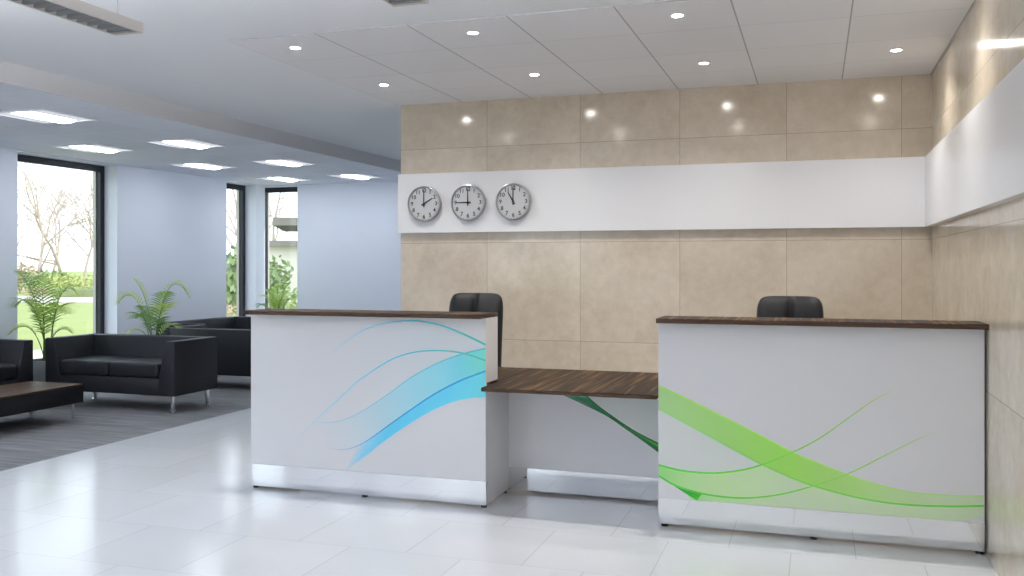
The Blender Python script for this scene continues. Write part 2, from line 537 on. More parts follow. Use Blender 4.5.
vin['green_band'] = mk_vinyl('green_band', [(0, srgb(146, 200, 106)), (.45, srgb(140, 204, 64)), (.65, srgb(156, 208, 92)), (1, srgb(178, 214, 140))], [(0, .82), (.4, .95), (.65, .85), (.85, .62), (1, .55)], .06, 110, 14)
vin['green_line'] = mk_vinyl('green_line', [(0, srgb(70, 190, 60)), (.4, srgb(96, 198, 40)), (1, srgb(176, 210, 110))], [(0, .95), (.6, .95), (.9, .8), (1, .25)])
vin['green_edge'] = mk_vinyl('green_edge', [(0, srgb(120, 205, 96)), (.5, srgb(104, 200, 40)), (.75, srgb(96, 196, 50)), (1, srgb(96, 198, 60))], [(0, .8), (.5, .9), (1, .95)])
vin['lime_edge'] = mk_vinyl('lime_edge', [(0, srgb(160, 216, 70)), (.5, srgb(150, 216, 40)), (1, srgb(170, 216, 120))], [(0, .9), (.6, .9), (1, .8)])
vin['green_net'] = mk_vinyl('green_net', [(0, srgb(120, 212, 80)), (.35, srgb(160, 224, 80)), (1, srgb(176, 222, 120))], [(0, .85), (.25, .6), (.7, .5), (1, .35)], .3, 110, 11)
vin['green_low'] = mk_vinyl('green_low', [(0, srgb(120, 206, 70)), (.3, srgb(172, 222, 110)), (1, srgb(176, 222, 120))], [(0, .85), (.12, .6), (.35, .42), (.8, .5), (1, .42)], .25, 110, 9)
vin['pale_net'] = mk_vinyl('pale_net', [(0, srgb(190, 215, 180)), (1, srgb(170, 220, 140))], [(0, .12), (.6, .16), (1, .08)], .4, 110, 12)
vin['dark_green'] = mk_vinyl('dark_green', [(0, srgb(10, 128, 40)), (.6, srgb(14, 140, 40)), (1, srgb(60, 180, 40))], [(0, 1), (1, 1)])
vin['ribbon_green'] = mk_vinyl('ribbon_green', [(0, srgb(70, 180, 160)), (.3, srgb(24, 128, 80)), (.6, srgb(12, 118, 46)), (.8, srgb(28, 140, 40)), (1, srgb(80, 176, 50))], [(0, .85), (.3, 1), (1, 1)])
vin['ribbon_dark'] = mk_vinyl('ribbon_dark', [(0, srgb(12, 130, 90)), (.4, srgb(6, 100, 50)), (1, srgb(10, 96, 36))], [(0, .4), (.3, 1), (1, 1)])
VN = list(vin); VM = [vin[k] for k in VN]; VI = {k: i for i, k in enumerate(VN)}

C1 = [(0.519, 0.845), (0.639, 0.929), (0.758, 1.007), (0.853, 1.046), (0.964, 1.073), (1.114, 1.086), (1.227, 1.077), (1.338, 1.051), (1.459, 1.007), (1.586, 0.953)]
C2 = [(0.335, 0.339), (0.452, 0.448), (0.694, 0.66), (0.758, 0.715), (0.964, 0.843), (1.114, 0.895), (1.249, 0.911), (1.36, 0.91), (1.459, 0.897), (1.586, 0.862)]
C3 = [(0.451, 0.443), (0.556, 0.445), (0.675, 0.476), (0.794, 0.535), (0.964, 0.645), (1.114, 0.75), (1.293, 0.844), (1.448, 0.9), (1.586, 0.934)]
C4 = [(0.519, 0.286), (0.639, 0.284), (0.723, 0.303), (0.817, 0.351), (0.964, 0.454), (1.102, 0.55), (1.249, 0.647), (1.415, 0.735), (1.586, 0.803)]
C5 = [(0.665, 0.1565), (0.83, 0.275), (0.898, 0.33), (1.07, 0.45), (1.24, 0.552), (1.374, 0.61), (1.483, 0.638), (1.586, 0.648)]
D1 = [(0.002, 0.764), (0.181, 0.687), (0.454, 0.563), (0.703, 0.444), (0.834, 0.395), (0.984, 0.343), (1.133, 0.304), (1.278, 0.282), (1.461, 0.281), (1.5935, 0.29)]
D2 = [(0.002, 0.637), (0.181, 0.55), (0.386, 0.449), (0.547, 0.372), (0.715, 0.306), (0.834, 0.272), (0.984, 0.241), (1.133, 0.223), (1.278, 0.219), (1.448, 0.227), (1.5935, 0.242)]
D3 = [(0.002, 0.333), (0.126, 0.312), (0.278, 0.309), (0.427, 0.333), (0.547, 0.373), (0.691, 0.443), (0.834, 0.529), (0.984, 0.65), (1.102, 0.743), (1.191, 0.797)]
D4 = [(0.002, 0.275), (0.084, 0.232), (0.209, 0.2), (0.36, 0.187), (0.494, 0.194), (0.651, 0.227), (0.819, 0.287), (0.969, 0.354), (1.133, 0.452), (1.278, 0.54), (1.378, 0.592)]
D5 = [(0.209, 0.1565), (0.535, 0.1565), (0.882, 0.1565), (1.215, 0.1565), (1.46, 0.1565), (1.5935, 0.19)]
M1 = [(0.25, 0.695), (0.44, 0.68), (0.505, 0.622), (0.568, 0.57), (0.633, 0.525), (0.739, 0.458), (0.843, 0.402), (0.996, 0.336)]
M2 = [(0.15, 0.695), (0.32, 0.634), (0.396, 0.604), (0.505, 0.56), (0.633, 0.503), (0.739, 0.437), (0.843, 0.371), (0.996, 0.268)]
G = -.0008

left = desk('reception_desk', 'white reception desk with blue and turquoise wave print on its front', -3.423, -1.830, 5.05, .56)
def gl(bm, uvl):
    s = {k: [Vector((min(1.5925, p.x + .011), p.y)) for p in spline(v, 60)] for k, v in dict(C1=C1, C2=C2, C3=C3, C4=C4, C5=C5).items()}
    band(bm, uvl, s['C1'], s['C2'], G, VI['faint_net'])
    band(bm, uvl, spline([tuple(p) for p in s['C2'] if .50 < p.x < 1.45], 60), spline([tuple(p) for p in s['C3'] if .56 < p.x < 1.45], 60), G * 1.3, VI['faint_net'])
    band(bm, uvl, s['C3'], s['C4'], G * 1.6, VI['cyan_net'])
    band(bm, uvl, spline([tuple(p) for p in s['C4'] if p.x > .74], 60), s['C5'], G * 1.8, VI['cyan_fill'])
    ribbon(bm, uvl, s['C1'], .004, .013, G * 2.2, VI['cyan_line'])
    ribbon(bm, uvl, s['C2'], .005, .010, G * 2.4, VI['cyan_line'])
    ribbon(bm, uvl, s['C3'], .004, .008, G * 2.6, VI['cyan_line_two'])
    ribbon(bm, uvl, s['C4'], .003, .011, G * 2.8, VI['blue_line'], .6)
graphic('wave_graphic', left, VM, gl)['label'] = 'printed blue and turquoise wave lines'

right = desk('reception_desk', 'white reception desk with green wave print, against the stone wall', -.814, XR - .002, 5.0, .42, True)
def gr(bm, uvl):
    s = {k: spline(v, 60) for k, v in dict(D1=D1, D2=D2, D3=D3, D4=D4, D5=D5).items()}
    cut = lambda pts, xa, xb: [p for p in pts if xa - 1e-6 <= p.x <= xb + 1e-6]
    res = lambda pts, n=50: spline([tuple(p) for p in pts], n)
    d3, d2, d4 = s['D3'], s['D2'], s['D4']
    band(bm, uvl, res(cut(d2, 0, .545)), res(cut(d3, 0, .545)), G, VI['pale_net'])
    band(bm, uvl, res(cut(d3, 0, .535) + cut(d2, .56, .79), 60), res(cut(d4, 0, .80), 60), G * 1.3, VI['green_net'])
    band(bm, uvl, res(cut(d4, .10, .78) + cut(d2, .82, 1.6), 60), spline([(.16, .182), (.209, .1565), (.535, .1565), (.882, .1565), (1.215, .1565), (1.46, .1565), (1.5935, .19)], 60), G * 1.5, VI['green_low'])
    band(bm, uvl, s['D1'], s['D2'], G * 1.9, VI['green_band'])
    band(bm, uvl, spline([(.002, .278), (.084, .235), (.15, .214), (.235, .196)], 20), spline([(.002, .268), (.084, .226), (.15, .188), (.209, .1565)], 20), G * 2.0, VI['dark_green'])
    ribbon(bm, uvl, s['D1'], .008, .007, G * 2.2, VI['lime_edge'])
    ribbon(bm, uvl, s['D2'], .008, .010, G * 2.4, VI['green_edge'])
    ribbon(bm, uvl, s['D3'], .011, .005, G * 2.6, VI['green_line'])
    ribbon(bm, uvl, s['D4'], .011, .005, G * 2.8, VI['green_line'])
graphic('wave_graphic', right, VM, gr)['label'] = 'printed green wave lines and net'

mid = thing('reception_counter', 'low middle counter with overhanging dark wood top between the two white desks', 'counter', (-1.830, 5.465, 0))
WM = 1.016 - .004
bm = bmesh.new(); box(bm, .0015, WM, -.501, .55, .693, .715, .002, 1)
top = obj('counter_top', bm, [M['wood'], M['wood_edge']], mid, label='dark striped wood top')
for p in top.data.polygons:
    if abs(p.normal.z) < .5: p.material_index = 1
obj('front_panel', bbox(.0015, WM, 0, .022, .155, .6925), M['white_gloss'], mid)
obj('kick_plate', bbox(.0015, WM, .0005, .022, .016, .1545), M['mirror'], mid, label='mirror-polished steel kick plate')
obj('rear_panel', bbox(.0015, WM, .52, .54, .016, .6925), M['white_gloss'], mid)
for sx in (.03, WM - .03):
    for sy in (.22, .52):
        bm = bmesh.new(); foot(bm, sx, sy); obj('foot', bm, M['black_plastic'], mid, 30)
def gm(bm, uvl):
    a, b = spline(M1, 40), spline(M2, 40)
    band(bm, uvl, spline([(.47, .69), (.7, .69), (.996, .66)], 40), spline([(.50, .62), (.739, .46), (.996, .34)], 40), G, VI['pale_net'])
    band(bm, uvl, a, b, G * 1.5, VI['ribbon_green'])
    mid_ = [p.lerp(q, .45) for p, q in zip(a, b)]
    band(bm, uvl, mid_, b, G * 2, VI['ribbon_dark'])
    ribbon(bm, uvl, a, .004, .010, G * 2.4, VI['ribbon_dark'])
graphic('wave_graphic', mid, VM, gm)['label'] = 'printed dark green ribbon'

# ------------------------------------------------------------------ wall clocks
def text_mesh(s, size):
    cu = bpy.data.curves.new('numeral', 'FONT'); cu.body = s; cu.size = size; cu.align_x = 'CENTER'; cu.align_y = 'CENTER'; cu.extrude = .0004; cu.offset = .0011; cu.resolution_u = 3
    o = bpy.data.objects.new('numeral', cu); COL.objects.link(o)
    me = bpy.data.meshes.new_from_object(o); bpy.data.objects.remove(o); bpy.data.curves.remove(cu)
    return me

def clock(x, z, hour, minute, label):
    root = thing('wall_clock', label, 'clock', (x, YB - .05, z), 0, 'three wall clocks on the white band')
    r = .150
    bm = bmesh.new()
    lathe(bm, [(r * .98, 0), (r * 1.005, .006), (r * 1.01, .034), (r * .99, .042), (r * .95, .044), (r * .925, .040), (r * .915, .028)], 64, axis='y', caps=False)
    obj('case', bm, M['clock_case'], root, 40)
    bm = bmesh.new(); lathe(bm, [(r * .93, .0), (r * .93, .029), (r * .5, .029)], 64, axis='y'); obj('dial', bm, M['clock_dial'], root, 20)
    bm = bmesh.new()
    for k in range(1, 13):
        a = k * math.pi / 6; me = text_mesh(str(k), .046)
        b = bmesh.new(); b.from_mesh(me); bpy.data.meshes.remove(me)
        b.transform(Matrix.Translation((math.sin(a) * r * .735, -.0296, math.cos(a) * r * .735)) @ Matrix.Rotation(R(90), 4, 'X'))
        merge(bm, b)
    for k in range(60):
        a = k * math.pi / 30; L = .010 if k % 5 == 0 else .005; w = .0016 if k % 5 == 0 else .0007
        b = bmesh.new(); box(b, -w, w, -.0003, .0003, r * .885 - L, r * .885)
        b.transform(Matrix.Translation((0, -.0296, 0)) @ Matrix.Rotation(a, 4, 'Y')); merge(bm, b)
    obj('numerals', bm, M['clock_ink'], root)
    def hand(name, ang, L, w, tail, y):
        b = bmesh.new(); prism(b, [(-w, -tail), (w, -tail), (w * .6, L), (-w * .6, L)], 'y', -y - .0012, -y)
        b.transform(Matrix.Rotation(ang, 4, 'Y')); obj(name, b, M['clock_hand'], root)
    hand('hour_hand', hour * math.pi / 6, r * .60 if hour != 9 else r * .66, .0068, .026, .0315)
    hand('minute_hand', minute * math.pi / 30, r * .78, .0055, .028, .0345)
    bm = bmesh.new(); lathe(bm, [(.010, .0294), (.010, .037), (.006, .0385)], 20, axis='y'); obj('hub', bm, M['clock_hand'], root, 30)
clock(-3.148, 1.938, 2, 0, 'silver wall clock showing two o\'clock, nearest the lounge')
clock(-2.751, 1.940, 9, 0, 'silver wall clock showing nine o\'clock, between the other two')
clock(-2.354, 1.940, 11, 0, 'silver wall clock showing eleven o\'clock, nearest the stone corner')

# ------------------------------------------------------------------ office chairs
def pad(w, h, t, rx=4.0, nx=24, nz=24, groove=0.0, taper=0.0, lean=0.0):
    """upholstered slab in the xz plane, centred, front towards -y"""
    bm = bmesh.new(); grids = []
    for side in (-1, 1):
        g = []
        for j in range(nz + 1):
            row = []
            for i in range(nx + 1):
                u, v = 2 * i / nx - 1, 2 * j / nz - 1
                # superellipse-like corner rounding
                k = (abs(u) ** rx + abs(v) ** rx) ** (1 / rx); m = max(abs(u), abs(v))
                s = m / k if k > 1e-9 else 1
                x, z = u * s * w / 2, v * s * h / 2
                x *= 1 - taper * (1 - v) / 2
                e = min(1, m); th = (1 - e ** 5) ** .5 if e < 1 else 0
                y = side * t / 2 * th
                if side < 0 and groove:
                    y += groove * math.exp(-(x / .022) ** 2) * th
                y += lean * ((v + 1) / 2) ** 2
                row.append(bm.verts.new((x, y, z)))
            g.append(row)
        grids.append(g)
    for g in grids:
        for j in range(nz):
            for i in range(nx):
                bm.faces.new((g[j][i], g[j][i + 1], g[j + 1][i + 1], g[j + 1][i]))
    bmesh.ops.remove_doubles(bm, verts=bm.verts[:], dist=1e-5)
    return bm

def make_chair(loc, rz, label):
    c = thing('office_chair', label, 'chair', loc, rz, 'office chairs behind the reception desks')
    b = pad(.45, .72, .12, 7, nx=48, groove=.038, taper=.04, lean=.05)
    b.transform(Matrix.Translation((0, .24, .845))); obj('backrest', b, M['leather2'], c, 60)
    b = pad(.50, .50, .11, 6); b.transform(Matrix.Translation((0, .0, .50)) @ Matrix.Rotation(R(90), 4, 'X')); obj('seat', b, M['leather2'], c, 60)
    for s in (-1, 1):
        bm = bmesh.new()
        tube(bm, [(s * .24, .12, .47), (s * .27, .12, .49), (s * .28, .12, .61), (s * .28, .10, .625), (s * .28, -.14, .625)], .011, 10)
        a = obj('armrest', bm, M['chrome'], c, 40)
        obj('arm_pad', bbox(s * .28 - .025, s * .28 + .025, -.15, .10, .634, .655, .01), M['black_plastic'], a, 40)
    bm = bmesh.new(); tube(bm, [(0, .19, .47), (0, .27, .49), (0, .285, .60)], .018, 10); obj('back_bracket', bm, M['chrome'], c, 40)
    bm = bmesh.new(); lathe(bm, [(.03, .10), (.03, .26), (.02, .26), (.02, .452)], 18); obj('gas_column', bm, M['chrome'], c, 40)
    bm = bmesh.new()
    for k in range(5):
        a = k * 2 * math.pi / 5 + .3
        tube(bm, [(0, 0, .11), (math.cos(a) * .15, math.sin(a) * .15, .10), (math.cos(a) * .28, math.sin(a) * .28, .075)], [.026, .02, .014], 8)
    obj('star_base', bm, M['chrome'], c, 40)
    for k in range(5):
        a = k * 2 * math.pi / 5 + .3
        b = bmesh.new(); lathe(b, [(.02, -.02), (.029, -.016), (.029, .016), (.02, .02)], 16, axis='y')
        b.transform(Matrix.Translation((math.cos(a) * .28, math.sin(a) * .28, .0295)) @ Matrix.Rotation(a + 1.2, 4, 'Z')); obj('caster', b, M['black_plastic'], c, 40)
    return c
chair = make_chair((-2.485, 6.36, 0), 0, 'black office chair behind the desk with the blue wave print')
dup(chair, (-.172, 6.36, 0), 0, 'black office chair behind the desk with the green wave print')

# ------------------------------------------------------------------ sofas
SW, SD, SH, SB = 1.56, .67, .69, .165
def make_sofa(loc, rz, label):
    """front at y=0 facing -y, x from 0 to SW"""
    s = thing('two_seat_sofa', label, 'sofa', loc, rz, 'black leather sofas in the lounge')
    at, ab = .105, .19
    obj('base', bbox(.18, SW - .18, .004, SD - .12, SB + .002, .33, .01), M['leather'], s, 40)
    for sx in (0, 1):
        poly = [(0, SB), (ab, SB), (ab, .33), (at, SH), (0, SH)]
        if sx: poly = [(SW - x, z) for x, z in poly][::-1]
        bm = bmesh.new(); prism(bm, poly, 'y', 0, SD, .012, 2); obj('armrest', bm, M['leather'], s, 40)
    bm = bmesh.new(); prism(bm, [(SD - .0015, SB + .0015), (SD - .0015, SH - .0015), (SD - .12, SH - .0015), (SD - .2, .33), (SD - .2, SB + .0015)], 'x', .06, SW - .06, .012, 2)
    obj('backrest', bm, M['leather'], s, 40)
    for k in range(2):
        w = (SW - 2 * ab) / 2
        x0 = ab + k * w
        b = bmesh.new(); box(b, x0 + .003, x0 + w - .003, -.006, SD - .17, .331, .475, .03, 4)
        for v in b.verts:
            if v.co.z > .44: v.co.z += .012 * max(0, 1 - ((v.co.x - x0 - w / 2) / (w / 2)) ** 2)
        obj('seat_cushion', b, M['leather'], s, 50)
    for lx in (.075, SW - .075):
        for ly in (.07, SD - .07):
            bm = bmesh.new(); lathe(bm, [(.032, 0), (.032, .006), (.02, .01), (.02, SB + .001)], 20, (lx, ly, 0)); obj('leg', bm, M['chrome'], s, 40)
    return s
sofa = make_sofa((-7.352, 7.30, 0), 0, 'black two-seat sofa facing the camera behind the coffee table')
dup(sofa, (-7.26, 5.51, 0), R(90), 'black sofa cut off by the left edge of the photo, beside the coffee table')
dup(sofa, (-5.66, 9.55, 0), R(180), 'black sofa seen from behind, partly hidden by the blue-print desk')
dup(sofa, (-7.26, 9.66, 0), R(90), 'black sofa against the window wall beyond the one seen from behind')

# ------------------------------------------------------------------ coffee table
t = thing('coffee_table', 'low black coffee table with brown wood top in front of the sofas', 'table', (-6.685, 6.1, 0))
obj('table_frame', bbox(-.315, .315, -.67, .67, .165, .318, .004), M['leather2'], t, 30)
obj('table_top', bbox(-.312, .312, -.667, .667, .3185, .332, .002), M['table_top'], t, label='brown wood top')
for sx in (-.235, .25):
    for sy in (-.61, .61):
        bm = bmesh.new(); lathe(bm, [(.026, 0), (.026, .006), (.014, .01), (.014, .166)], 18, (sx, sy, 0)); obj('leg', bm, M['chrome'], t, 40)

# ------------------------------------------------------------------ potted palms
def frond(root, base, ctrl, tip, mat, n=17, lw=.006, L=.17, bare=.30):
    base, ctrl, tip = Vector(base), Vector(ctrl), Vector(tip)
    bez = lambda t: base * (1 - t) ** 2 + ctrl * 2 * t * (1 - t) + tip * t * t
    bm = bmesh.new()
    tube(bm, [bez(k / 12) for k in range(13)], [.006 - .0045 * k / 12 for k in range(13)], 5)
    for f in bm.faces: f.material_index = 1
    for i in range(n):
        t = bare + (1 - bare) * (i + .5) / n
        p = bez(t); d = (bez(min(1, t + .03)) - bez(t - .03)).normalized()
        side = d.cross(Vector((0, 0, 1)))
        side = side.normalized() if side.length > .05 else Vector((1, 0, 0))
        up = side.cross(d)
        ln = L * (math.sin(math.pi * (.18 + .80 * (i + .5) / n)) ** .8) * random.uniform(.88, 1.1)
        for s in (-1, 1):
            dirv = (side * s * .80 + d * .62 + up * .28).normalized()
            pts = []
            for k in range(5):
                q = k / 4
                pts.append(p + dirv * ln * q + Vector((0, 0, -1)) * ln * .38 * q * q)
            wv = dirv.cross(up).normalized()
            ws = [.45, 1, .9, .55, .06]
            prev = None
            for q, w in zip(pts, ws):
                a, m_, b = bm.verts.new(q + wv * lw * w), bm.verts.new(q - up * lw * w * .35), bm.verts.new(q - wv * lw * w)
                if prev:
                    bm.faces.new((prev[0], prev[1], m_, a)); bm.faces.new((prev[1], prev[2], b, m_))
                prev = (a, m_, b)
    obj('frond', bm, [mat, M['stem']], root)

TH = math.atan(304 / 920); RX, RY = math.cos(TH), math.sin(TH)
def palm(loc, label, tips, scale=1.0, poth=.43, pr=.105):
    p = thing('potted_palm', label, 'potted plant', loc, 0, 'potted palms in the lounge')
    bm = bmesh.new()
    prism(bm, [(-pr, -pr), (pr, -pr), (pr, pr), (-pr, pr)], 'z', 0, poth - .004, .006)
    b = obj('planter', bm, M['pot'], p, 30)
    bm = bmesh.new(); box(bm, -pr * .9, pr * .9, -pr * .9, pr * .9, poth - .0035, poth + .008, .003); obj('soil', bm, M['soil'], p)
    for (dx, dz, dd, cx, cz) in tips:      # sideways, height, depth; then the control point
        ang = random.uniform(0, 6.28); rr = random.uniform(.01, .05)
        base = (rr * math.cos(ang), rr * math.sin(ang), poth)
        tip = (dx * RX - dd * RY, dx * RY + dd * RX, dz)
        ctrl = (cx * RX - dd * .3 * RY, cx * RY + dd * .3 * RX, cz)
        k = min(1.1, abs(dx) + max(0, dz - poth) * .8)
        frond(p, base, ctrl, tip, M['leaf_dark'] if random.random() < .35 else M['leaf'], n=17 if k > .5 else 12, L=.13 + .13 * k, lw=.0072)
    return p
tipsA = [(-.20, 1.27, -.05, -.04, 1.14), (.38, 1.06, .05, .12, 1.56), (-.38, 1.00, -.02, -.16, 1.34), (.24, .96, -.14, .08, 1.10), (-.26, .83, .12, -.10, 1.02),
         (.14, .80, -.18, .06, .95), (-.22, .68, -.15, -.10, .82), (.06, 1.12, .22, .05, 1.05), (-.06, .98, -.2, -.02, .9), (.20, .72, .16, .10, .86)]
palm((-6.91, 8.36, 0), 'green potted palm between the camera-facing sofa and the sofa behind it', tipsA)
tipsB = [(-.30, 1.36, -.02, -.08, 1.22), (.32, 1.10, .04, .10, 1.42), (.28, .92, -.12, .10, 1.2), (-.36, .98, .04, -.14, 1.26), (-.12, 1.3, .1, -.02, 1.1), (-.32, .70, -.12, -.12, .95),
         (.14, 1.14, .12, .05, 1.12), (.20, .70, .14, .08, .86), (-.12, 1.06, -.16, -.05, 1.0), (-.14, .86, .2, -.06, .92), (.05, .98, -.2, .02, .95)]
palm((-7.66, 7.62, 0), 'green potted palm in grey planter by the largest window, between two sofas', tipsB)
tipsC = [(-.22, .96, .02, -.08, 1.02), (.22, 1.16, .0, .06, 1.1), (.04, 1.10, .05, .0, 1.1), (-.10, 1.06, -.1, -.03, 1.0), (.30, .90, -.05, .12, 1.02), (-.28, .80, .05, -.14, .95), (.12, .90, -.18, .05, .95), (-.05, .90, .16, -.02, .9), (.14, 1.04, .12, .05, 1.0)]
palm((-7.52, 11.72, 0), 'green potted palm in the far corner, its top showing above the desk', tipsC)

# ------------------------------------------------------------------ ceiling lamps
def light_panel(x0, y0, label):
    S = .575
    p = thing('ceiling_light_panel', label, 'ceiling light', (x0 + S / 2, y0 + S / 2, ZL), 0, 'square ceiling light panels in the lounge')
    h = S / 2
    bm = bmesh.new()
    for a in ((-h, h, -h, -h + .02), (-h, h, h - .02, h), (-h, -h + .02, -h + .02, h - .02), (h - .02, h, -h + .02, h - .02)): box(bm, *a, -.009, 0)
    obj('frame', bm, M['light_frame'], p)
    bm = bmesh.new()
    for s in (-1, 1):
        prism(bm, [(s * (h - .021), -.001), (s * (h - .021), -.005), (s * .10, -.003), (s * .10, -.001)], 'y', -h + .021, h - .021)
    obj('reflector', bm, M['reflector'], p)
    bm = bmesh.new()
    arc = [(.099 * math.cos(a), -.004 - .022 * math.sin(a)) for a in [math.pi * k / 10 for k in range(11)]]
    prism(bm, arc, 'y', -h + .05, h - .05); obj('diffuser', bm, M['diffuser'], p, 30)
    bm = bmesh.new()
    for s in (-1, 1): box(bm, -.10, .10, *sorted((s * (h - .05), s * (h - .021))), -.005, -.001)
    obj('end_plate', bm, M['light_frame'], p)
    return p
rows = [5.755, 7.572, 9.39, 11.20]; cxs = [-6.385, -7.545]
names = ['nearest the camera', 'in the second row from the camera', 'in the third row from the camera', 'in the farthest row']
proto = None
for r_, y in enumerate(rows):
    for c_, x in enumerate(cxs):
        if r_ == 0 and c_ == 1: continue
        lab = ('square lounge ceiling light %s, %s' % (names[r_], 'on the bulkhead side' if c_ == 0 else 'on the window side')) if r_ else 'square lounge ceiling light nearest the camera, at the left edge'
        if proto is None: proto = light_panel(x + .005, y, lab)
        else: dup(proto, (x + .005 + .2875, y + .2875, ZL), 0, lab)

for y in (5.755, 3.94, 2.12, .30, -1.51, -3.33, -5.15):  # unseen extra panels, added to brighten the lounge
    for x in cxs:
        if y == 5.755 and x == cxs[0]: continue
        dup(proto, (x + .2925, y + .2875, ZL), 0, 'added square lounge ceiling light, unseen, to brighten the lounge')
def spot(x, y, label):
    p = thing('recessed_spotlight', label, 'spotlight', (x, y, ZC - .005), 0, 'recessed spotlights over the reception')
    bm = bmesh.new(); lathe(bm, [(.038, 0), (.038, -.003), (.032, -.004), (.0285, -.002), (.0285, -.0005)], 28, caps=False); obj('trim_ring', bm, M['spot_ring'], p, 40)
    bm = bmesh.new(); lathe(bm, [(.0283, -.0006), (.0283, -.0018), (.02, -.0022)], 28); obj('lens', bm, M['lens'], p)
    return p
proto = None
where = ['leftmost', 'second from the left', 'third from the left', 'nearest the right wall']
spots = []
for r_, y in ((0, 6.36), (1, 5.10)):
    for k, x in enumerate((-3.13, -1.93, -.725, .488)):
        lab = 'recessed spotlight %s in the row %s' % (where[k], 'nearer the back wall' if r_ == 0 else 'farther from the back wall')
        if proto is None: proto = spot(x, y, lab)
        else: dup(proto, (x, y, ZC - .005), 0, lab)
        spots.append((x, y))
for x, y in spots:
    li = bpy.data.lights.new('spot_beam', 'SPOT'); li.energy = 44; li.spot_size = R(130); li.spot_blend = 1; li.color = (1, .96, .91); li.shadow_soft_size = .03
    lo = bpy.data.objects.new('spot_beam', li); lo.location = (x, y, ZC - .014); COL.objects.link(lo)

def pendant(xc, yend, L, label):
    """slim louvred luminaire hanging on wires, far end at yend, running towards -y"""
    p = thing('pendant_light', label, 'pendant light', (xc, yend, 2.5), 0, 'suspended louvre lights')
    w, h = .080, .047
    bm = bmesh.new()
    box(bm, -w, -w + .012, -L, 0, 0, h); box(bm, w - .012, w, -L, 0, 0, h)
    box(bm, -w + .012, w - .012, -.03, 0, 0, h); box(bm, -w + .012, w - .012, -L, -L + .03, 0, h)
    obj('housing', bm, M['pendant'], p)
    obj('reflector_tray', bbox(-w + .0125, w - .0125, -L + .031, -.031, .036, .038), M['light_frame'], p)
    obj('diffuser', bbox(-w + .02, w - .02, -L + .04, -.04, .0335, .0355), M['pendant_glow'], p)
    bm = bmesh.new(); n = int((L - .06) / .06)
    for k in range(n):
        y = -.03 - (k + .5) * (L - .06) / n
        prism(bm, [(y - .010, .002), (y + .010, .002), (y + .003, .033), (y - .003, .033)], 'x', -w + .0125, w - .0125)
    obj('louvre', bm, M['louvre'], p)
    for s in (-1, 1):
        bm = bmesh.new(); tube(bm, [(s * .034, -L + .04, .046), (s * .034, -.04, .046)], .006, 10); obj('fluorescent_tube', bm, M['tube_glow'], p, 40)
    for y in (-.075, -L + .075):
        bm = bmesh.new(); tube(bm, [(0, y, h), (0, y, ZC - 2.5)], .0018, 6); obj('suspension_wire', bm, M['cable'], p)
    return p
pendant(-3.055, 3.53, 2.4, 'white louvred pendant light in the top left corner of the photo')
pendant(-1.60, 3.50, 2.4, 'white louvred pendant light barely showing at the middle of the top edge')
for k, (x, y) in enumerate([(-4.535, 3.53), (-.095, 3.53), (-4.535, .5), (-3.055, .5), (-1.575, .5), (-.095, .5), (-4.535, -2.6), (-3.055, -2.6), (-1.575, -2.6), (-.095, -2.6)]):  # unseen pendants added for more light on ceiling and desks
    pendant(x, y, 2.4, 'added white louvred pendant light, unseen, to brighten the room')

# ------------------------------------------------------------------ outdoors
M['lawn'] = plain('lawn_grass', srgb(128, 138, 78), .9, var=.14, scale=.6)
M['path'] = plain('pale_gravel', srgb(170, 164, 152), .9, var=.06, scale=2)
M['bark'] = plain('hazed_bark', srgb(186, 168, 158), .9, var=.12, scale=6)  # bark lightened, the washed-out haze is put into its colour
M['shrub_lime'] = plain('lime_shrub_leaves', srgb(170, 178, 104), .7, var=.2, scale=4)
M['shrub_green'] = plain('green_shrub_leaves', srgb(132, 150, 100), .7, var=.2, scale=4)
M['shrub_rust'] = plain('rust_shrub_leaves', srgb(184, 164, 136), .7, var=.2, scale=4)
M['hedge'] = plain('hedge_leaves', srgb(140, 150, 104), .8, var=.25, scale=6)
M['house'] = plain('pale_render', srgb(214, 210, 198), .8, var=.03, scale=1)
M['house_roof'] = plain('grey_concrete', srgb(132, 126, 120), .8, var=.05, scale=2)
M['house_glass'] = plain('dark_house_glass', srgb(90, 98, 106), .1, var=.05)
ZG = -.15
bm = bmesh.new(); bmesh.ops.create_grid(bm, x_segments=1, y_segments=1, size=150); bmesh.ops.translate(bm, verts=bm.verts, vec=(-30, 40, ZG))
struct('ground', bm, M['lawn'])

def at(px, d, z=ZG):
    """a spot in the garden at depth d along the bearing of a view column"""
    k = (px - 512) / 920
    return Vector((d * (-math.sin(TH) + math.cos(TH) * k), d * (math.cos(TH) + math.sin(TH) * k), z))
def slab_between(a, b, w, z0, z1):
    a, b = Vector(a), Vector(b); d = (b - a).normalized(); n = Vector((-d.y, d.x, 0)) * w / 2
    poly = [(a + n).to_2d(), (b + n).to_2d(), (b - n).to_2d(), (a - n).to_2d()]
    return prism(bmesh.new(), poly, 'z', z0, z1)
struct('ground_pale_bounce', bbox(-13.5, XR + 8, -20, 20, ZG - .1, ZG + .02), M['path'])  # pale paving added so the lawn bounces less green indoors
struct('ground_path', slab_between(at(-400, 42), at(330, 42), 8, ZG, ZG + .02), M['path'])

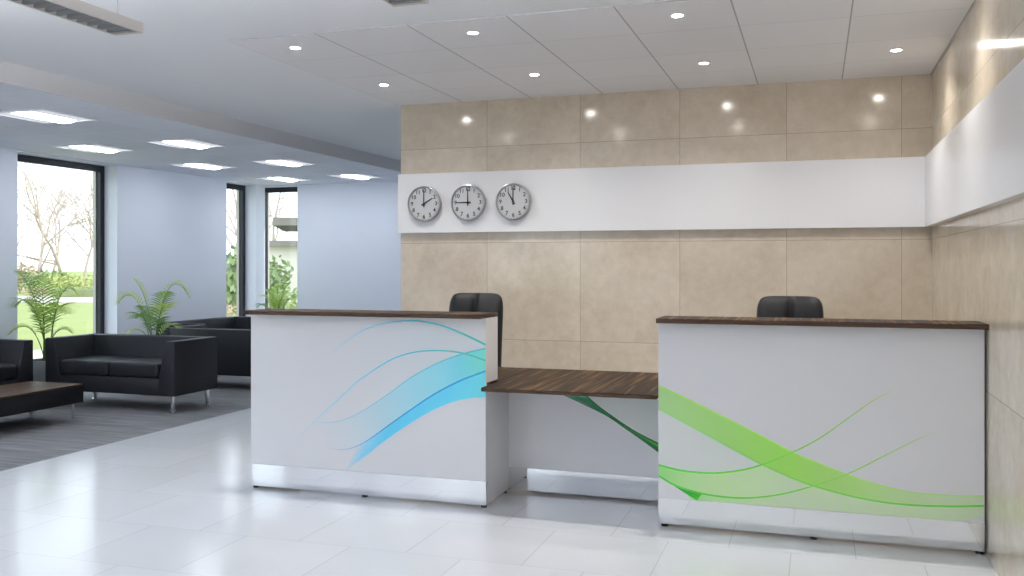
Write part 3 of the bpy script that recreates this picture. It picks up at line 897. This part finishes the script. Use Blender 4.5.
def leafy(bm, c, rx, ry, rz, n, size):
    for _ in range(n):
        u, v = random.uniform(-1, 1), random.uniform(0, 2 * math.pi); s = math.sqrt(1 - u * u); r = random.uniform(.55, 1.05)
        p = Vector((c[0] + rx * r * s * math.cos(v), c[1] + ry * r * s * math.sin(v), max(.03, c[2] + rz * r * u)))
        a = Vector((random.gauss(0, 1), random.gauss(0, 1), random.gauss(0, 1))).normalized(); b = a.orthogonal().normalized()
        k = size * random.uniform(.6, 1.3)
        bm.faces.new([bm.verts.new(q) for q in (p - a * k, p + b * k * .4, p + a * k, p - b * k * .4)])
def shrub(px, d, w, h, mat, label, n=420):
    p = at(px, d)
    s = thing('shrub', label, 'shrub', p, 0, 'garden shrubs beyond the windows')
    bm = bmesh.new()
    for k in range(5):
        a = random.uniform(0, 6.28); r = random.uniform(.2, .5) * w / 2
        leafy(bm, (r * math.cos(a), r * math.sin(a), h * random.uniform(.4, .6)), w * .36, w * .36, h * .42, n // 5, h * .09)
    obj('foliage', bm, M[mat], s)
    bm = bmesh.new()
    for k in range(5):
        a = k * 1.26; tube(bm, [(0, 0, 0), (math.cos(a) * w * .15, math.sin(a) * w * .15, h * .6)], [.03, .012], 5)
    obj('stems', bm, M['bark'], s)
shrub(44, 50, 3.2, 1.5, 'shrub_green', 'green rounded shrub at the left of the largest window')
shrub(72, 47, 3.4, 1.25, 'shrub_lime', 'lime-yellow shrub above the low hedge in the largest window', 600)
shrub(20, 52, 3.0, 1.7, 'shrub_rust', 'rust-coloured shrub at the very left of the largest window')
shrub(36, 44, 1.3, .55, 'shrub_rust', 'small orange-brown shrub at the lawn edge behind the palm')
shrub(229, 30, 1.7, 2.2, 'shrub_green', 'tall green shrub seen through the narrow window')
shrub(241, 40, 2.0, 1.9, 'shrub_lime', 'lime shrub at the right side of the narrow window')
shrub(221, 25, 1.2, .6, 'shrub_rust', 'low brown shrub at the bottom of the narrow window')
shrub(273, 37, 1.5, 1.9, 'shrub_green', 'dark green shrub at the left corner of the pale house')
shrub(287, 24, 2.2, 1.0, 'shrub_green', 'broad low green shrub in front of the pale house')

h_ = thing('hedge', 'low clipped hedge beyond the lawn in the largest window', 'hedge', at(82, 45), math.atan2(.75, .8))
bm = bmesh.new(); box(bm, -1.2, 1.2, -.35, .35, 0, .42, .06)
for _ in range(900):
    p = Vector((random.uniform(-1.22, 1.22), random.uniform(-.37, .37), random.uniform(.02, .46)))
    if abs(p.x) < 1.15 and abs(p.y) < .32 and p.z < .4: p.z = random.uniform(.4, .47)
    a = Vector((random.gauss(0, 1), random.gauss(0, 1), random.gauss(0, 1))).normalized(); b = a.orthogonal()
    bm.faces.new([bm.verts.new(q) for q in (p - a * .05, p + b * .02, p + a * .05, p - b * .02)])
obj('hedge_leaves', bm, M['hedge'], h_)

def bare_tree(px, d, h, label, seed):
    rnd = random.Random(seed)
    s = thing('bare_tree', label, 'tree', at(px, d), 0, 'bare trees beyond the lawn')
    tr, br = bmesh.new(), bmesh.new()
    def grow(p, dr, L, r, lvl):
        pts = [p]; q = p; dd = dr
        for k in range(3):
            dd = (dd + Vector((rnd.gauss(0, .14), rnd.gauss(0, .14), .07))).normalized(); q = q + dd * L / 3; pts.append(q)
        tube(tr if lvl == 0 else br, pts, [r * (1 - .16 * k) for k in range(4)], 6 if lvl < 2 else 3, caps=False)
        if lvl >= 5: return
        for k in range(4 if lvl < 2 else 3):
            t = rnd.uniform(.35, 1); i = min(2, int(t * 3)); base = pts[i].lerp(pts[i + 1], t * 3 - i)
            a = rnd.uniform(0, 6.28); tilt = rnd.uniform(.5, .95)
            n1 = dd.orthogonal().normalized(); n2 = dd.cross(n1)
            nd = (dd * math.cos(tilt) + (n1 * math.cos(a) + n2 * math.sin(a)) * math.sin(tilt)).normalized()
            grow(base, nd, L * rnd.uniform(.55, .75), r * .45, lvl + 1)
        grow(q, dd, L * .7, r * .52, lvl + 1)
    grow(Vector((0, 0, 0)), Vector((0, 0, 1)), h * .34, h * .012, 0)
    obj('trunk', tr, M['bark'], s); obj('branches', br, M['bark'], s)
trees = [(36, 52, 10, 'tall bare tree left of centre in the largest window', 3), (64, 68, 13, 'bare tree in the middle of the largest window', 5),
         (86, 56, 9, 'bare tree at the right side of the largest window, behind the hedge', 9), (6, 72, 12, 'bare tree at the left edge of the largest window', 12),
         (99, 74, 12, 'distant bare tree beside the right frame of the largest window', 15), (52, 96, 15, 'farthest bare tree in the largest window', 18),
         (231, 46, 10, 'bare tree seen through the narrow window', 21), (241, 62, 12, 'farther bare tree at the right of the narrow window', 25),
         (272, 76, 14, 'bare tree rising behind the pale house', 31)]
for t_ in trees: bare_tree(*t_)

hb = thing('house', 'pale flat-roofed house seen through the far corner window', 'building', at(298, 44), TH + .18)
obj('wall', bbox(-1.35, 9, 0, 8, 0, 2.45), M['house'], hb)
obj('terrace_slab', bbox(-1.5, 9.2, -.5, 8.1, 2.45, 2.72), M['house_roof'], hb)
obj('upper_wall', bbox(.15, 9, .6, 8, 2.72, 3.45), M['house'], hb)
obj('roof', bbox(-1.15, 9.3, -.3, 8.3, 3.45, 3.82), M['house_roof'], hb)
wf = obj('window_frame', bbox(2.2, 3.8, -.03, .05, .9, 2.0), M['house_roof'], hb)
obj('pane', bbox(2.28, 3.72, -.04, -.031, .98, 1.92), M['house_glass'], wf)

# ------------------------------------------------------------------ light, sky, camera
w = bpy.data.worlds.new('World'); scene.world = w; w.use_nodes = True
nt = w.node_tree; nt.nodes.clear()
out = nt.nodes.new('ShaderNodeOutputWorld'); bg = nt.nodes.new('ShaderNodeBackground')
bg.inputs[0].default_value = (.80, .90, 1, 1); bg.inputs[1].default_value = 2.5
nt.links.new(bg.outputs[0], out.inputs[0])
sun = bpy.data.lights.new('sun', 'SUN'); sun.energy = 3.2; sun.angle = R(1); sun.color = (1, .95, .86)
so = bpy.data.objects.new('sun', sun); so.rotation_euler = Vector((-.55, -.35, -.75)).to_track_quat('-Z', 'Y').to_euler(); so.location = (5, 20, 20); COL.objects.link(so)

cam = bpy.data.cameras.new('camera'); cam.sensor_width = 36; cam.lens = 36 * 920 / 1024; cam.shift_y = -23 / 1024; cam.clip_start = .05; cam.clip_end = 500
co = bpy.data.objects.new('camera', cam); co.location = (0, 0, H); co.rotation_euler = (R(90), 0, TH); COL.objects.link(co); scene.camera = co

scene.view_settings.view_transform = 'Standard'; scene.view_settings.look = 'None'; scene.view_settings.exposure = .2; scene.view_settings.gamma = 1
scene.view_settings.use_curve_mapping = False
c = scene.cycles
c.use_denoising = True
try: c.denoiser = 'OPENIMAGEDENOISE'
except Exception: pass
c.max_bounces = 12; c.diffuse_bounces = 10; c.glossy_bounces = 6; c.transmission_bounces = 8; c.transparent_max_bounces = 24
c.sample_clamp_indirect = 6; c.caustics_reflective = False; c.caustics_refractive = False
